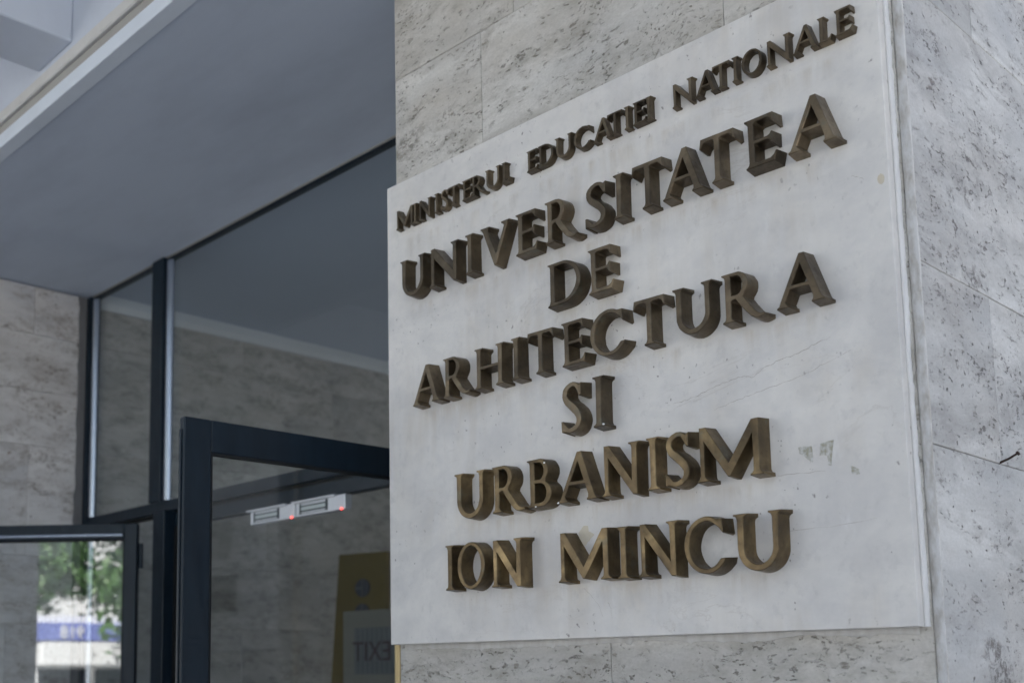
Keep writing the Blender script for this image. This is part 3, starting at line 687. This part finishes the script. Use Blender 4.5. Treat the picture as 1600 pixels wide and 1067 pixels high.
# ------------------------------------------------------------------ magnetic locks under the header
def maglock(x0, x1, label):
    z0, z1 = Z(.549), Z(.604); y0 = YG + .004
    t_ = thing('magnetic_lock', label, 'door lock', ((x0 + x1) / 2, y0, z0), 0, 'magnetic locks on the door head')
    def P(n, *a, **k): return child(box(n, *a, **k), t_)
    P('housing', x0, x1, y0, y0 + .03, z0, z1 - .003, 'aluminium', bev=.0015)
    P('mounting_lip', x0 - .012, x1 - .045, y0 - .012, y0 - .0005, z1 - .0065, z1 - .001, 'aluminium')
    L = x1 - x0; a, b = x0 + L * .08, x0 + L * .66; h = z1 - z0
    P('magnet_recess', a, b, y0 - .0012, y0 + .004, z0 + .0065, z1 - .009, 'slot_dark')
    P('magnet_core', a + .012, b - .012, y0 - .0026, y0 + .004, z0 + h * .36, z1 - h * .42, 'steel_core')
    P('magnet_pole', a + .012, b - .012, y0 - .0024, y0 + .004, z1 - .0175, z1 - .0112, 'aluminium')
    P('magnet_pole', a + .012, b - .012, y0 - .0024, y0 + .004, z0 + .0088, z0 + .013, 'aluminium')
    bm = bmesh.new(); bmesh.ops.create_uvsphere(bm, u_segments=10, v_segments=6, radius=.0042); me = bpy.data.meshes.new('status_light'); bm.to_mesh(me); bm.free()
    child(link('status_light', me, 'red_led', None, (x1 - .018, y0 - .001, z0 + .002)), t_)
maglock(-3.446, -3.172, 'silver magnetic door lock with red light, toward the travertine wall')
maglock(-3.166, -2.892, 'silver magnetic door lock with red light, toward the pillar and plaque')

# ------------------------------------------------------------------ brass pipe beside the pillar
pp_ = thing('brass_pipe', 'slim brass coloured pipe running up the pillar edge behind the plaque', 'pipe', (-2.0195, 1.848, 0))
child(tube('pipe', [(-2.0195, 1.848, 0), (-2.0195, 1.848, Z(.6))], .0125, 'brass_tube', None, 16), pp_)
for z in (.5, 1.1, Z(.005)): child(box('bracket', -2.033, -1.9965, 1.842, 1.854, z - .006, z + .006, 'black_rubber', None), pp_)

# ------------------------------------------------------------------ yellow board in the lobby
yb = thing('display_board', 'tall yellow display board with two round holes leaning in the lobby', 'board', (-4.50, 3.72, .03), R(0))
yb.rotation_euler = (R(-3), 0, R(14))
def PB(n, *a, **k):
    o = box(n, *a, **k); o.parent = yb; return o
BH = Z(.628) - .03
bm = bmesh.new(); fr = []; bk = []
for x, z in ((-.20, 0), (.24, 0), (.205, BH), (-.105, BH)): fr.append(bm.verts.new((x, 0, z))); bk.append(bm.verts.new((x, .03, z)))
bm.faces.new(fr); bm.faces.new(bk[::-1])
for i in range(4): bm.faces.new((fr[i], bk[i], bk[(i + 1) % 4], fr[(i + 1) % 4]))
bmesh.ops.recalc_face_normals(bm, faces=bm.faces); me = bpy.data.meshes.new('panel'); bm.to_mesh(me); bm.free(); o = link('panel', me, 'yellow_board', yb)
for z in (BH - .185, BH - .315):
    o = tube('porthole', [(.055, .001, z), (.055, -.0035, z)], .048, 'porthole_dark', None, 28, False); o.parent = yb
    b1 = box('porthole_bar', .052, .058, -.0055, -.0036, z - .046, z + .046, 'print_light'); b1.parent = o
    b1 = box('porthole_bar', .010, .0515, -.0055, -.0036, z - .003, z + .003, 'print_light'); b1.parent = o
# sheet standing in for an EXIT notice reflected in the open door leaf
nt_ = thing('reflected_notice', 'pale sheet before the yellow board standing in for the EXIT notice reflected in the door glass', 'notice', (-4.25, 3.60, .03))
nt_.rotation_euler = (0, 0, R(2))
def PN(n, *a, **k):
    o = box(n, *a, **k); o.parent = nt_; return o
NH = Z(.303) - .03
PN('sheet', -.095, .36, 0, .006, 0, NH, 'paper')
PN('striped_box', -.012, .30, -.0012, .0, NH - .31, NH - .085, 'print_grey')
for k in range(9): PN('stripe', -.006 + k * .034, .006 + k * .034, -.0022, -.0013, NH - .308, NH - .087, 'print_light')
def text_mesh(name, s, size, m, parent, loc, rot, ext=.001, mirror=False):
    cu = bpy.data.curves.new(name, 'FONT'); cu.body = s; cu.size = size; cu.extrude = ext; cu.align_x = 'CENTER'
    tmp = bpy.data.objects.new('tmp', cu); C.objects.link(tmp)
    me = bpy.data.meshes.new_from_object(tmp.evaluated_get(bpy.context.evaluated_depsgraph_get())); bpy.data.objects.remove(tmp)
    if mirror:
        for v in me.vertices: v.co.x = -v.co.x
        me.flip_normals()
    o = link(name, me, m, parent); o.location = loc; o.rotation_euler = rot; return o
text_mesh('lettering', 'EXIT', .135, 'print_red', nt_, (.115, -.0035, NH - .245), (R(90), 0, 0), .0008, True)
PN('print_line', -.02, .30, -.001, .0, NH - .395, NH - .385, 'print_red')
PN('foot', -.05, .3, -.03, -.0005, 0, .03, 'paper')

# ------------------------------------------------------------------ street behind the viewer (mirrored in the door glass)
kk = thing('street_kiosk', 'white street kiosk with blue number band across the road, mirrored in the door glass', 'kiosk', (4.6, -16, 0))
def K(n, *a, **k): return child(box(n, *a, **k), kk)
K('body', 2.62, 7.6, -17.6, -15.2, 0, 2.78, 'kiosk_white')
K('window', 2.75, 3.75, -15.2, -15.17, .7, 1.72, 'window_dark'); K('window', 3.95, 5.4, -15.2, -15.17, .7, 1.72, 'window_dark'); K('window', 5.6, 7.3, -15.2, -15.17, .7, 1.72, 'window_dark')
K('awning', 2.64, 7.5, -15.199, -14.8, 1.78, 2.27, 'kiosk_white', bev=.03)
sg = K('sign_band', 2.6, 7.55, -15.199, -14.78, 2.275, 2.62, 'kiosk_blue')
o = text_mesh('sign_number', '918', .34, 'kiosk_white', kk, (0, 0, 0), (R(90), 0, R(180)), .01); o.matrix_parent_inverse = Matrix.Translation(kk.location).inverted(); o.location = (3.25, -14.765, 2.32)

def make_crown(cen, rad, n, seed, leaf=.11):
    rnd = random.Random(seed); V, F = [], []
    cl = []
    for _ in range(46):
        while True:
            p = Vector((rnd.uniform(-1, 1), rnd.uniform(-1, 1), rnd.uniform(-1, 1)))
            if .35 < p.length < 1: break
        cl.append((Vector((p.x * rad[0], p.y * rad[1], p.z * rad[2])), rnd.uniform(.35, .75)))
    for i in range(n):
        c, r = cl[rnd.randrange(len(cl))]
        p = Vector(cen) + c + Vector((rnd.gauss(0, r * .55), rnd.gauss(0, r * .55), rnd.gauss(0, r * .42)))
        u = Vector((rnd.gauss(0, 1), rnd.gauss(0, 1), rnd.gauss(0, 1))).normalized(); v = u.orthogonal().normalized(); s = leaf * rnd.uniform(.6, 1.4)
        k = len(V); V += [p - u * s, p + v * s * .5, p + u * s, p - v * s * .5]; F.append((k, k + 1, k + 2, k + 3))
    me = bpy.data.meshes.new('crown'); me.from_pydata([tuple(q) for q in V], [], F); me.update(); return me
def tree(x, y, h, rad, seed, label):
    t_ = thing('street_tree', label, 'tree', (x, y, 0), 0, 'trees along the street'); rnd = random.Random(seed)
    tr = tube('trunk', [(0, 0, 0), (.05, .03, h * .25), (-.04, .02, h * .5), (.03, 0, h * .8)], [.2, .16, .13, .05], 'bark'); tr.parent = t_
    for k in range(6):
        a = k * 1.05 + rnd.uniform(-.3, .3); z = h * rnd.uniform(.34, .55)
        L = tube('limb', [(0, 0, z), (math.cos(a) * rad[0] * .35, math.sin(a) * rad[1] * .35, z + .6), (math.cos(a) * rad[0] * .75, math.sin(a) * rad[1] * .75, z + 1.1)], [.09, .06, .025], 'bark', None, 7); L.parent = t_
    o = link('crown', make_crown((0, 0, h * .68), rad, 5200, seed), 'leaf', t_)
tree(4.75, -12.8, 5.0, (1.25, 1.3, 1.6), 3, 'leafy young tree standing before the white kiosk')
tree(1.6, -17.9, 6.0, (2.2, 2.0, 2.2), 5, 'broad leafy tree standing beside and behind the white kiosk')
tree(7.5, -18.8, 7.0, (2.6, 2.2, 2.6), 9, 'tall leafy tree rising behind the white kiosk')
tree(3.6, -21.0, 6.5, (2.6, 2.0, 2.3), 21, 'bushy leafy tree in the second row behind the white kiosk')
tree(-7.0, -15.0, 7.0, (2.8, 2.6, 2.6), 11, 'leafy tree standing alone along the street, away from the kiosk')
tree(-15.0, -9.5, 7.5, (3.0, 2.8, 2.8), 13, 'leafy tree at the far end of the pavement beyond the travertine wall')
fb = thing('street_building', 'long pale building with rows of windows on the far side of the street', 'building', (0, -34, 0))
child(box('wall', -40, 40, -44, -32, 0, 9, 'white_paint'), fb)
wme = None
for fl in range(2):
    for k in range(26):
        if wme is None:
            o = box('window', -.7, .7, -.08, .04, 0, 1.9, 'window_dark'); wme = o.data
        else: o = link('window', wme, None)
        o.parent = fb; o.location = (-38.5 + k * 3.05, 2.0, 1.4 + fl * 3.6)
